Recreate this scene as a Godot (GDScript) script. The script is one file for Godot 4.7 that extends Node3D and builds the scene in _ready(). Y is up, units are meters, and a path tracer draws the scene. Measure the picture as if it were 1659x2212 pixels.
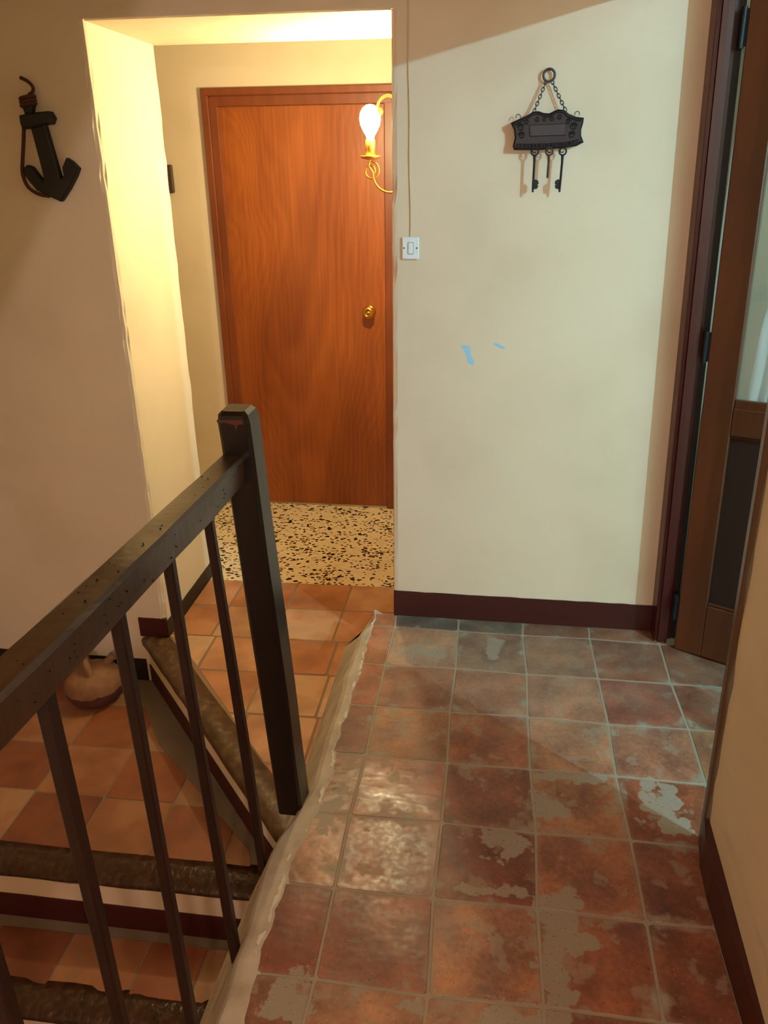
extends Node3D
# A stair landing in an old house: tiled landing, horizontal balustrade over a winding stair,
# thick-walled opening to a terrazzo passage with a brown door, a half-glazed door on the right.

const ZW := -2.69       # face of the back wall
const BL := -0.18       # level of the lower terracotta floor and the terrazzo
const CL := -0.405      # winder step with the clay jug
const DL := -0.63       # next step down
var M := {}
var used := {}
var rng := RandomNumberGenerator.new()

# ------------------------------------------------------------------ geometry helper
class Geo:
	var st := SurfaceTool.new()
	func _init():
		st.begin(Mesh.PRIMITIVE_TRIANGLES)
	func tri(a: Vector3, b: Vector3, c: Vector3):   # counter-clockwise seen from outside
		for p in [a, c, b]:
			st.set_uv(Vector2(p.x, p.z))
			st.add_vertex(p)
	func quad(a: Vector3, b: Vector3, c: Vector3, d: Vector3):
		tri(a, b, c)
		tri(a, c, d)
	func smooth(on: bool):
		st.set_smooth_group(0 if on else -1)
	func sweep(profile: PackedVector2Array, rings: Array, soft := false, caps := true):   # profile counter-clockwise in each ring's own x, y; rings go along their z
		smooth(soft)
		var n := profile.size()
		for k in rings.size() - 1:
			var r0: Transform3D = rings[k]
			var r1: Transform3D = rings[k + 1]
			for i in n:
				var p := profile[i]
				var q := profile[(i + 1) % n]
				quad(r0 * Vector3(p.x, p.y, 0), r0 * Vector3(q.x, q.y, 0), r1 * Vector3(q.x, q.y, 0), r1 * Vector3(p.x, p.y, 0))
		if caps:
			smooth(false)
			var t := Geometry2D.triangulate_polygon(profile)
			for k in range(0, t.size(), 3):
				face(rings[-1], profile, t, k, 1.0)
				face(rings[0], profile, t, k, -1.0)
	func face(xf: Transform3D, poly: PackedVector2Array, t: PackedInt32Array, k: int, side: float):
		var a := poly[t[k]]
		var b := poly[t[k + 1]]
		var c := poly[t[k + 2]]
		var turn := (b - a).cross(c - a) * side
		var pa := xf * Vector3(a.x, a.y, 0)
		var pb := xf * Vector3(b.x, b.y, 0)
		var pc := xf * Vector3(c.x, c.y, 0)
		if turn > 0: tri(pa, pb, pc)
		else: tri(pa, pc, pb)
	func loft(sections: Array, soft := false, caps := true):   # sections: arrays of world points, counter-clockwise seen from the far end
		smooth(soft)
		var n: int = sections[0].size()
		for k in sections.size() - 1:
			for i in n:
				var j := (i + 1) % n
				quad(sections[k][i], sections[k][j], sections[k + 1][j], sections[k + 1][i])
		if caps:
			smooth(false)
			for i in range(1, n - 1):
				tri(sections[-1][0], sections[-1][i], sections[-1][i + 1])
				tri(sections[0][0], sections[0][i + 1], sections[0][i])
	func prism(poly0: PackedVector2Array, xf: Transform3D, h: float, bevel := 0.0):   # front face at local z = h with its rim bevelled
		var poly := poly0
		if not Geometry2D.is_polygon_clockwise(poly) == false: poly = rev(poly)
		var inner := inset(poly, bevel) if bevel > 0 else poly
		var n := poly.size()
		smooth(false)
		var hb := h - bevel
		for i in n:
			var p := poly[i]
			var q := poly[(i + 1) % n]
			quad(xf * Vector3(p.x, p.y, 0), xf * Vector3(q.x, q.y, 0), xf * Vector3(q.x, q.y, hb), xf * Vector3(p.x, p.y, hb))
			if bevel > 0:
				var pi := inner[i]
				var qi := inner[(i + 1) % n]
				quad(xf * Vector3(p.x, p.y, hb), xf * Vector3(q.x, q.y, hb), xf * Vector3(qi.x, qi.y, h), xf * Vector3(pi.x, pi.y, h))
		var t := Geometry2D.triangulate_polygon(inner)
		for k in range(0, t.size(), 3):
			face(xf.translated_local(Vector3(0, 0, h)), inner, t, k, 1.0)
			face(xf, poly, t, k, -1.0)
	static func rev(p: PackedVector2Array) -> PackedVector2Array:
		var q := p.duplicate()
		q.reverse()
		return q
	static func inset(p: PackedVector2Array, d: float) -> PackedVector2Array:
		var out := PackedVector2Array()
		var n := p.size()
		for i in n:
			var a := (p[i] - p[(i + n - 1) % n]).normalized()
			var b := (p[(i + 1) % n] - p[i]).normalized()
			var na := Vector2(-a.y, a.x)
			var nb := Vector2(-b.y, b.x)
			var m := na + nb
			out.append(p[i] + m * (d / maxf(0.35, 1.0 + na.dot(nb))))
		return out
	func tube(pts: Array, radii, sides := 10, soft := true):
		var prof := PackedVector2Array()
		for i in sides:
			prof.append(Vector2.from_angle(TAU * i / sides))
		var rings := []
		var up := Vector3.UP
		for i in pts.size():
			var d: Vector3 = (pts[mini(i + 1, pts.size() - 1)] - pts[maxi(i - 1, 0)]).normalized()
			if absf(d.dot(up)) > 0.95: up = Vector3.RIGHT if absf(d.x) < 0.8 else Vector3.BACK
			var x := up.cross(d).normalized()
			var y := d.cross(x)
			up = y
			var r: float = radii[i] if radii is Array else radii
			rings.append(Transform3D(Basis(x * r, y * r, d), pts[i]))
		sweep(prof, rings, soft)
	func lathe(at: Vector3, prof: Array, sides := 28, soft := true):   # prof: (radius, height) from the bottom up
		smooth(soft)
		for k in prof.size() - 1:
			for i in sides:
				var a := TAU * i / sides
				var b := TAU * (i + 1) / sides
				var p := func(r: Vector2, t: float): return at + Vector3(cos(t) * r.x, r.y, -sin(t) * r.x)
				quad(p.call(prof[k], a), p.call(prof[k], b), p.call(prof[k + 1], b), p.call(prof[k + 1], a))
	func box(a: Vector3, b: Vector3, bevel := 0.0):
		if bevel <= 0.0:
			sweep(PackedVector2Array([Vector2(a.x, a.y), Vector2(b.x, a.y), Vector2(b.x, b.y), Vector2(a.x, b.y)]), [Transform3D(Basis(), Vector3(0, 0, a.z)), Transform3D(Basis(), Vector3(0, 0, b.z))])
			return
		var c := (a + b) / 2.0
		var h := (b - a) / 2.0
		var w := Vector2(h.x, h.y)
		var rings := []
		for s in [[-h.z, 1.0], [-h.z + bevel, 0.0], [h.z - bevel, 0.0], [h.z, 1.0]]:
			rings.append([s[0], s[1]])
		var sec := []
		for r in rings:
			var e: float = bevel * r[1]
			var x: float = w.x - e
			var y: float = w.y - e
			var k: float = bevel
			var l := []
			for p in [Vector2(x - k, -y), Vector2(x, -y + k), Vector2(x, y - k), Vector2(x - k, y), Vector2(-x + k, y), Vector2(-x, y - k), Vector2(-x, -y + k), Vector2(-x + k, -y)]:
				l.append(c + Vector3(p.x, p.y, r[0]))
			sec.append(l)
		loft(sec)
	func mesh(tangents := false) -> ArrayMesh:
		st.generate_normals()
		if tangents: st.generate_tangents()
		return st.commit()

# ------------------------------------------------------------------ scene helpers
func nm(called: String) -> String:
	var k: int = used.get(called, 0)
	used[called] = k + 1
	return called if k == 0 else "%s_%03d" % [called, k]
func put(called: String, g, mat, parent: Node = self) -> MeshInstance3D:
	var o := MeshInstance3D.new()
	o.mesh = g.mesh() if g is Geo else g
	o.material_override = mat
	o.cast_shadow = GeometryInstance3D.SHADOW_CASTING_SETTING_ON
	if parent == self: o.name = nm(called)
	else:
		var k := 0
		for c in parent.get_children():
			if String(c.name) == called or String(c.name).begins_with(called + "_0"): k += 1
		o.name = called if k == 0 else "%s_%03d" % [called, k]
	parent.add_child(o, true)
	return o
func thing(called: String, label: String, category: String, at := Vector3.ZERO, group := "") -> Node3D:
	var o := Node3D.new()
	o.name = nm(called)
	o.position = at
	add_child(o, true)
	tag(o, label, category, group)
	return o
func tag(o: Node, label: String, category: String, group := ""):
	o.set_meta("label", label)
	o.set_meta("category", category)
	if group != "": o.set_meta("group", group)
func struct(o: Node, label: String, category: String):
	tag(o, label, category)
	o.set_meta("kind", "structure")
func pts2(a: Array) -> PackedVector2Array:   # flat list of millimetres
	var p := PackedVector2Array()
	for i in range(0, a.size(), 2):
		p.append(Vector2(a[i], a[i + 1]) * 0.001)
	return p
func rj(a: float) -> float:
	return rng.randf_range(-a, a)
func flat_xf(y: float) -> Transform3D:   # local (x, y) -> world (x, -z), local z -> up
	return Transform3D(Basis(Vector3(1, 0, 0), Vector3(0, 0, -1), Vector3(0, 1, 0)), Vector3(0, y, 0))
func xz(p: PackedVector2Array) -> PackedVector2Array:
	var q := PackedVector2Array()
	for v in p: q.append(Vector2(v.x, -v.y))
	return q

# ------------------------------------------------------------------ textures and materials
func noise(seed_: int, freq: float, octaves := 4) -> FastNoiseLite:
	var n := FastNoiseLite.new()
	n.seed = seed_
	n.noise_type = FastNoiseLite.TYPE_SIMPLEX_SMOOTH
	n.frequency = freq
	n.fractal_octaves = octaves
	return n
func ramp_tex(n: FastNoiseLite, size: int, stops: Array) -> ImageTexture:   # stops: [[t, Color], ...]
	var im := n.get_seamless_image(size, size)
	var gr := Gradient.new()
	gr.offsets = PackedFloat32Array(stops.map(func(s): return s[0]))
	gr.colors = PackedColorArray(stops.map(func(s): return s[1]))
	var lut := []
	for i in 256: lut.append(gr.sample(i / 255.0))
	var src := im.get_data()
	var out := PackedByteArray()
	out.resize(size * size * 3)
	for i in size * size:
		var c: Color = lut[src[i]]
		out[i * 3] = c.r8
		out[i * 3 + 1] = c.g8
		out[i * 3 + 2] = c.b8
	return ImageTexture.create_from_image(Image.create_from_data(size, size, false, Image.FORMAT_RGB8, out))
func bump_tex(n: FastNoiseLite, size: int, strength: float) -> ImageTexture:
	var im := n.get_seamless_image(size, size)
	im.convert(Image.FORMAT_RGBA8)
	im.bump_map_to_normal_map(strength)
	return ImageTexture.create_from_image(im)
func mat(c: Color, rough := 0.8, tex: Texture2D = null, per_metre := 1.0, nrm: Texture2D = null, nscale := 1.0) -> StandardMaterial3D:
	var m := StandardMaterial3D.new()
	m.albedo_color = c
	m.roughness = rough
	m.metallic_specular = 0.5
	if tex or nrm:
		m.uv1_triplanar = true
		m.uv1_world_triplanar = true
		m.uv1_scale = Vector3.ONE * per_metre
	if tex: m.albedo_texture = tex
	if nrm:
		m.normal_enabled = true
		m.normal_texture = nrm
		m.normal_scale = nscale
	return m
func wood_tex(w: int, h: int, seed_: int, dark: Color, light: Color, figure := 0.0) -> ImageTexture:
	var fine := noise(seed_, 0.05, 3)
	var big := noise(seed_ + 1, 0.006, 3)
	var out := PackedByteArray()
	out.resize(w * h * 3)
	for y in h:
		for x in w:
			var warp := big.get_noise_2d(x * 0.8, y * 0.35)
			var g := fine.get_noise_2d(x * 3.0 + warp * 20.0, y * 0.06)
			var cath := 0.0
			if figure > 0.0:
				var cx := (x - w * 0.42 - warp * 60.0) / w
				cath = sin((cx * cx * 46.0 + y * 0.006 + warp * 1.5) * 6.0) * figure
			var t := clampf(0.5 + g * 0.27 + warp * 0.55 + cath, 0, 1)
			var c := dark.lerp(light, t)
			var i := (y * w + x) * 3
			out[i] = c.r8
			out[i + 1] = c.g8
			out[i + 2] = c.b8
	return ImageTexture.create_from_image(Image.create_from_data(w, h, false, Image.FORMAT_RGB8, out))
func terrazzo_tex(size: int) -> ImageTexture:   # 1.2 m square of cream cement with dark brown stone chips
	var im := Image.create(size, size, false, Image.FORMAT_RGB8)
	var mott := noise(41, 0.012, 3)
	for y in size:
		for x in size:
			var t := 0.5 + 0.5 * mott.get_noise_2d(x, y)
			im.set_pixel(x, y, Color(0.86, 0.76, 0.60).lerp(Color(0.93, 0.86, 0.72), t))
	var r := RandomNumberGenerator.new()
	r.seed = 77
	var dens := noise(55, 0.007, 2)
	var made := 0
	while made < 2700:
		var cx := r.randi_range(0, size - 1)
		var cy := r.randi_range(0, size - 1)
		if dens.get_noise_2d(cx, cy) * 0.7 + 0.6 < r.randf(): continue
		made += 1
		var big := r.randf()
		var a := r.randf_range(4.0, 9.0) + (4.0 if big > 0.9 else 0.0)
		var b := a * r.randf_range(0.35, 0.85)
		var th := r.randf_range(-0.7, 0.7) if r.randf() < 0.7 else r.randf_range(-1.6, 1.6)
		var v := r.randf()
		var col := Color(0.085, 0.045, 0.035) if v < 0.72 else (Color(0.22, 0.12, 0.06) if v < 0.9 else Color(0.78, 0.62, 0.36))
		var ct := cos(th)
		var sn := sin(th)
		var ra := int(ceil(a)) + 1
		for dy in range(-ra, ra + 1):
			for dx in range(-ra, ra + 1):
				var ux := (dx * ct + dy * sn) / a
				var uy := (-dx * sn + dy * ct) / b
				if absf(ux) ** 1.5 + absf(uy) ** 1.5 < 1.0:
					im.set_pixel(posmod(cx + dx, size), posmod(cy + dy, size), col)
	return ImageTexture.create_from_image(im)

func make_materials():
	var patchy := ramp_tex(noise(3, 0.006, 4), 512, [[0.0, Color(0.94, 0.93, 0.915)], [0.45, Color(0.98, 0.975, 0.97)], [1.0, Color(1, 1, 1)]])
	var plaster_n := bump_tex(noise(5, 0.012, 5), 512, 5.0)
	M.wall = mat(Color(0.875, 0.808, 0.705), 0.75, patchy, 0.45, plaster_n, 0.10)
	M.wall_warm = M.wall
	M.ceiling = mat(Color(0.86, 0.82, 0.74), 0.9)
	M.skirting = mat(Color(0.245, 0.066, 0.05), 0.45, patchy, 1.0, plaster_n, 0.1)
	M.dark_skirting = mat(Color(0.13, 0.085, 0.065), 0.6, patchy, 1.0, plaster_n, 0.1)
	M.curb = mat(Color(0.74, 0.69, 0.63), 0.85, ramp_tex(noise(9, 0.02, 5), 512, [[0.0, Color(0.78, 0.75, 0.70)], [0.5, Color(0.92, 0.90, 0.88)], [1.0, Color(1, 1, 1)]]), 0.8, bump_tex(noise(10, 0.02, 4), 512, 5.0), 0.12)
	M.flake = mat(Color(0.80, 0.755, 0.685), 0.9)
	var stone := ramp_tex(noise(12, 0.03, 5), 512, [[0.0, Color(0.55, 0.48, 0.42)], [0.5, Color(0.72, 0.63, 0.54)], [0.68, Color(0.85, 0.77, 0.67)], [0.8, Color(1.0, 0.97, 0.9)], [1.0, Color(1, 1, 1)]])
	var rough_n := bump_tex(noise(13, 0.035, 5), 512, 9.0)
	M.nosing = mat(Color(0.46, 0.37, 0.28), 0.42, stone, 1.4, rough_n, 0.12)
	M.nosing_dark = mat(Color(0.33, 0.225, 0.16), 0.30, stone, 2.0, rough_n, 0.35)
	M.grout = mat(Color(0.60, 0.545, 0.475), 0.9, patchy, 2.0)
	M.grout_step = mat(Color(0.50, 0.44, 0.365), 0.9, patchy, 2.0)
	M.grout_warm = mat(Color(0.56, 0.45, 0.35), 0.9, patchy, 2.0)
	# lower floor and steps: a few tones of the same fired clay, with mortar haze
	var clay := ramp_tex(noise(21, 0.008, 4), 512, [[0.0, Color(0.80, 0.76, 0.74)], [0.45, Color(0.93, 0.91, 0.89)], [0.65, Color(1, 1, 1)], [0.8, Color(0.97, 1.0, 1.0)], [1.0, Color(0.9, 0.97, 1.0)]])
	var clay_n := bump_tex(noise(22, 0.02, 4), 512, 6.0)
	M.clay = []
	for c in [Color(0.77, 0.55, 0.40), Color(0.74, 0.50, 0.34), Color(0.79, 0.60, 0.45), Color(0.71, 0.46, 0.30), Color(0.76, 0.57, 0.42)]:
		M.clay.append(mat(c, 0.42, clay, 0.9, clay_n, 0.10))
	M.clay_step = []
	for c in [Color(0.62, 0.41, 0.28), Color(0.57, 0.33, 0.21), Color(0.64, 0.46, 0.33), Color(0.50, 0.28, 0.18)]:
		M.clay_step.append(mat(c, 0.5, clay, 0.9, clay_n, 0.12))
	# timber
	var door_w := wood_tex(384, 768, 31, Color(0.46, 0.22, 0.085), Color(0.66, 0.36, 0.15), 0.09)
	M.door = mat(Color(1, 1, 1), 0.33)
	M.door.albedo_texture = door_w
	M.door.uv1_triplanar = true
	M.door.uv1_scale = Vector3(1.1, 0.47, 1.1)
	M.door.uv1_offset = Vector3(1.53, 0.085, 0)
	var frame_w := wood_tex(128, 512, 33, Color(0.40, 0.19, 0.09), Color(0.54, 0.28, 0.14))
	M.door_frame = mat(Color(1, 1, 1), 0.38, frame_w, 1.0)
	var pine := wood_tex(256, 512, 35, Color(0.30, 0.15, 0.08), Color(0.40, 0.205, 0.11))
	M.glazed = mat(Color(1, 1, 1), 0.35, pine, 1.6)
	M.glazed_panel = mat(Color(0.16, 0.085, 0.07), 0.5, patchy, 1.0)
	M.glazed_frame = mat(Color(0.27, 0.085, 0.075), 0.3, patchy, 1.0)
	M.rebate = mat(Color(0.075, 0.045, 0.04), 0.6)
	M.casing = mat(Color(0.33, 0.235, 0.155), 0.35)
	var old := wood_tex(256, 512, 37, Color(0.62, 0.55, 0.48), Color(1.0, 0.96, 0.9))
	M.rail = mat(Color(0.35, 0.265, 0.19), 0.30, old, 2.0, rough_n, 0.03)
	M.post = mat(Color(0.095, 0.078, 0.072), 0.32, old, 2.0, rough_n, 0.03)
	M.baluster = mat(Color(0.165, 0.085, 0.06), 0.4, old, 2.0)
	M.hole = mat(Color(0.015, 0.01, 0.008), 1.0)
	M.wear = mat(Color(0.32, 0.15, 0.075), 0.45)
	# metals, ceramics and the rest
	M.brass = mat(Color(0.83, 0.63, 0.28), 0.22)
	M.brass.metallic = 1.0
	M.gilt = mat(Color(0.80, 0.58, 0.28), 0.3)
	M.gilt.metallic = 0.9
	M.iron = mat(Color(0.10, 0.105, 0.115), 0.5)
	M.iron.metallic = 0.5
	M.cast = mat(Color(0.066, 0.074, 0.10), 0.45)
	M.cast.metallic = 0.3
	M.panel = mat(Color(0.125, 0.135, 0.155), 0.5)
	M.chain = mat(Color(0.26, 0.22, 0.20), 0.45)
	M.rust_key = mat(Color(0.26, 0.16, 0.10), 0.6)
	M.anchor = mat(Color(0.085, 0.055, 0.04), 0.6, old, 3.0, rough_n, 0.1)
	M.rope = mat(Color(0.30, 0.15, 0.085), 0.9)
	M.plastic = mat(Color(0.88, 0.91, 0.92), 0.35)
	M.plastic_dark = mat(Color(0.20, 0.22, 0.24), 0.5)
	M.brown_plate = mat(Color(0.30, 0.215, 0.17), 0.5)
	M.cable = mat(Color(0.80, 0.73, 0.58), 0.7)
	M.bare = mat(Color(0.62, 0.79, 0.88), 0.9)
	M.jug = mat(Color(0.56, 0.40, 0.275), 0.85, clay, 3.0)
	M.jug_foot = mat(Color(0.36, 0.20, 0.135), 0.85, clay, 3.0)
	M.curtain = mat(Color(0.88, 0.90, 0.90), 0.9)
	M.curtain.backlight_enabled = true
	M.curtain.backlight = Color(0.5, 0.5, 0.5)
	M.glass = mat(Color(0.92, 0.96, 0.95, 0.10), 0.03)
	M.glass.transparency = BaseMaterial3D.TRANSPARENCY_ALPHA
	M.bulb = mat(Color(1, 0.95, 0.85), 0.4)
	M.bulb.emission_enabled = true
	M.bulb.emission = Color(1.0, 0.88, 0.66)
	M.bulb.emission_energy_multiplier = 14.0
	M.lamp_glow = mat(Color(1, 1, 1), 0.4)
	M.lamp_glow.emission_enabled = true
	M.lamp_glow.emission = Color(0.93, 0.98, 1.0)
	M.lamp_glow.emission_energy_multiplier = 4.0
	M.terrazzo = mat(Color(1, 1, 1), 0.35, terrazzo_tex(1024), 1.0 / 1.2)

func lamp(called: String, at: Vector3, c: Color, e: float, size: float, parent: Node = self):
	var l := OmniLight3D.new()
	l.name = called
	l.position = at
	l.light_color = c
	l.light_energy = e
	l.light_size = size
	l.omni_range = 12.0
	l.omni_attenuation = 2.0
	l.shadow_enabled = true
	parent.add_child(l, true)

# ================================================================== build
func _ready():
	rng.seed = 20
	var cam := Camera3D.new()
	cam.name = "camera"
	cam.position = Vector3(0, 1.62, 0)
	cam.rotation_degrees = Vector3(-23.428, 7.856, -0.538)
	cam.fov = 66.168
	cam.near = 0.02
	add_child(cam)
	cam.current = true
	var env := Environment.new()
	env.background_mode = Environment.BG_COLOR
	env.background_color = Color(0.02, 0.02, 0.02)
	env.ambient_light_source = Environment.AMBIENT_SOURCE_DISABLED
	env.tonemap_mode = Environment.TONE_MAPPER_LINEAR
	env.tonemap_exposure = 1.0
	env.sdfgi_enabled = true
	env.ssao_enabled = true
	env.ssil_enabled = true
	var we := WorldEnvironment.new()
	we.name = "environment"
	we.environment = env
	add_child(we)
	lamp("light_side_room", Vector3(2.6, 2.62, 0.0), Color(0.64, 0.90, 1.0), 8.0, 0.015)
	lamp("light_landing", Vector3(-0.10, 1.90, 2.0), Color(1.0, 0.895, 0.87), 2.3, 0.035)
	lamp("light_sconce", Vector3(-0.483, 1.79, -3.222), Color(1.0, 0.94, 0.72), 1.22, 0.03)
	make_materials()
	build_shell()
	build_landing_floor()
	build_lower_floor()
	build_stairs()
	build_curb()
	build_skirting()
	build_passage_door()
	build_glazed_door()
	build_railing()
	build_sconce()
	build_wall_things()
	build_jug()
	build_offscreen_lamps()

# ------------------------------------------------------------------ walls, ceilings
func ragged_wall(g: Geo, plan: Array, sharp: Array, y0: float, y1: float, step := 0.05, amp := 0.0018, lean := false):
	# plan: world (x, z) outline; corners listed in sharp are rounded and uneven, as hand-laid plaster is
	var n := plan.size()
	var area := 0.0
	for i in n:
		var a: Vector2 = plan[i]
		var b: Vector2 = plan[(i + 1) % n]
		area += a.x * b.y - b.x * a.y
	var pl := plan.duplicate()
	var sh := sharp.duplicate()
	if area < 0:
		pl.reverse()
		for i in sh.size(): sh[i] = n - 1 - sh[i]
	# rings go downwards so that the (x, z) outline is counter-clockwise about their axis
	var rows := int(ceil((y1 - y0) / step))
	var sec := []
	for k in rows + 1:
		var y := y1 - (y1 - y0) * k / rows
		var l := []
		for i in n:
			var p: Vector2 = pl[i]
			if i in sh:
				var a: Vector2 = (pl[(i + n - 1) % n] - p).normalized()
				var b: Vector2 = (pl[(i + 1) % n] - p).normalized()
				var j := rj(amp) + (amp * 2.5 if rng.randf() > 0.9 else 0.0)
				var q := p + (a + b) * (0.002 + j)
				if lean: q.x += lerpf(0.022, -0.030, clampf(y / 2.1, 0.0, 1.0))
				for v in [p + a * (0.6 if lean else 0.018), q + a * 0.009, q + (a + b) * 0.0022, q + b * 0.009, p + b * (0.05 if lean else 0.018)]: l.append(Vector3(v.x, y, v.y))
			else: l.append(Vector3(p.x, y, p.y))
		sec.append(l)
	g.smooth(false)
	var m: int = sec[0].size()
	for k in rows:
		for i in m:
			var j := (i + 1) % m
			g.quad(sec[k][i], sec[k][j], sec[k + 1][j], sec[k + 1][i])
	for s in [0, rows]:
		var poly := PackedVector2Array()
		for v in sec[s]: poly.append(Vector2(v.x, v.z))
		var t := Geometry2D.triangulate_polygon(poly)
		for k in range(0, t.size(), 3):
			if s == 0: g.tri(sec[s][t[k]], sec[s][t[k + 2]], sec[s][t[k + 1]])
			else: g.tri(sec[s][t[k]], sec[s][t[k + 1]], sec[s][t[k + 2]])

func build_shell():
	# back wall: right part, left part and the piece above the opening, 0.56 m thick
	var g := Geo.new()
	ragged_wall(g, [Vector2(-0.337, ZW), Vector2(4.0, ZW), Vector2(4.0, -3.25), Vector2(-0.337, -3.25)], [0, 3], -0.22, 2.06)
	ragged_wall(g, [Vector2(-1.297, ZW), Vector2(-2.4, ZW), Vector2(-2.4, -3.25), Vector2(-1.297, -3.25)], [0, 3], -1.9, 2.06)
	var sec := []
	var steps := 26
	for k in steps + 1:
		var x := -1.297 + 0.96 * k / steps
		var e := rj(0.0025)
		if k == steps: e -= 0.012
		if k == steps - 1: e -= 0.006
		sec.append([Vector3(x, 2.40, ZW), Vector3(x, 2.40, -3.25), Vector3(x, 2.068, -3.25), Vector3(x, 2.059, -3.243), Vector3(x, 2.058, ZW - 0.010), Vector3(x, 2.062 - e * 0.3, ZW - 0.002), Vector3(x, 2.071 - e, ZW)])
	g.loft(sec)
	g.box(Vector3(-2.4, 2.06, -3.25), Vector3(-1.297, 2.40, ZW))
	g.box(Vector3(-0.337, 2.06, -3.25), Vector3(4.0, 2.40, ZW))
	g.box(Vector3(-2.4, 2.40, -3.25), Vector3(4.0, 3.0, ZW))
	var wb := put("wall_back", g, M.wall)
	struct(wb, "thick cream plaster back wall with a deep square opening and a switch", "wall")
	# bare patches where the cream paint has come away
	for a in [[-103, 1075, -91, 1076, -82, 1074, -71, 1073, -70, 1060, -67, 1043, -59, 1031, -55, 1019, -58, 1007, -67, 1008, -78, 1017, -82, 1037, -90, 1057, -99, 1069], [4, 1083, 17, 1086, 32, 1078, 44, 1073, 51, 1067, 40, 1064, 30, 1068, 16, 1075]]:
		g = Geo.new()
		g.prism(pts2(a), Transform3D(Basis(), Vector3(0, 0, ZW - 0.001)), 0.0016)
		put("bare_patch", g, M.bare, wb)
	# stair-side wall and the wall behind the camera
	g = Geo.new()
	g.box(Vector3(-2.4, -1.9, ZW), Vector3(-2.1, 3.0, 2.4))
	struct(put("wall_left", g, M.wall), "plaster wall at the far side of the stairwell", "wall")
	g = Geo.new()
	g.box(Vector3(-2.1, -1.9, 2.2), Vector3(4.0, 3.0, 2.4))
	struct(put("wall_front", g, M.wall), "plaster wall behind the landing", "wall")
	# near wall on the right, its end splayed into the doorway
	g = Geo.new()
	ragged_wall(g, [Vector2(0.583, -1.632), Vector2(1.06, -1.08), Vector2(1.06, 2.2), Vector2(0.583, 2.2)], [0], -0.15, 2.13, 0.06, 0.0012, true)
	var lin := PackedVector2Array([Vector2(0.583, 2.13), Vector2(1.06, 2.40), Vector2(1.06, 3.0), Vector2(0.583, 3.0)])
	g.sweep(lin, [Transform3D(Basis(), Vector3(0, 0, ZW)), Transform3D(Basis(), Vector3(0, 0, 2.2))])
	struct(put("wall_right", g, M.wall), "ochre-lit plaster wall at right edge in the foreground", "wall")
	# side room beyond the glazed door
	g = Geo.new()
	g.box(Vector3(3.8, -0.2, ZW), Vector3(4.0, 3.0, 2.2))
	struct(put("wall_side_room", g, M.wall), "far plaster wall of the side room", "wall")
	g = Geo.new()
	g.box(Vector3(-2.4, 3.0, -3.25), Vector3(4.0, 3.15, 2.4))
	struct(put("ceiling", g, M.ceiling), "pale plaster ceiling over landing and side room", "ceiling")
	# sloping underside of the upper flight over the stairwell
	g = Geo.new()
	g.sweep(PackedVector2Array([Vector2(-2.1, -0.18), Vector2(0.097, 3.0), Vector2(-2.1, 3.0)]), [Transform3D(Basis(), Vector3(0, 0, -0.30)), Transform3D(Basis(), Vector3(0, 0, 0.0))])
	struct(put("ceiling_stair", g, M.wall), "sloping plaster side of the upper flight above the stairwell", "ceiling")
	# passage behind the opening
	g = Geo.new()
	g.box(Vector3(-2.8, BL - 0.1, -4.4), Vector3(1.3, 2.6, -4.18))
	struct(put("wall_passage", g, M.wall), "cream plaster wall around the brown door in the passage", "wall")
	g = Geo.new()
	g.box(Vector3(-2.8, BL - 0.1, -4.18), Vector3(-2.6, 2.6, -3.0))
	struct(put("wall_passage_left", g, M.wall), "end wall of the passage on the left", "wall")
	g = Geo.new()
	g.box(Vector3(1.1, BL - 0.1, -4.18), Vector3(1.3, 2.6, -3.25))
	struct(put("wall_passage_right", g, M.wall), "end wall of the passage on the right", "wall")
	g = Geo.new()
	g.box(Vector3(-2.8, 2.42, -4.4), Vector3(1.3, 2.6, -3.25))
	struct(put("ceiling_passage", g, M.ceiling), "pale ceiling of the passage", "ceiling")

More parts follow.
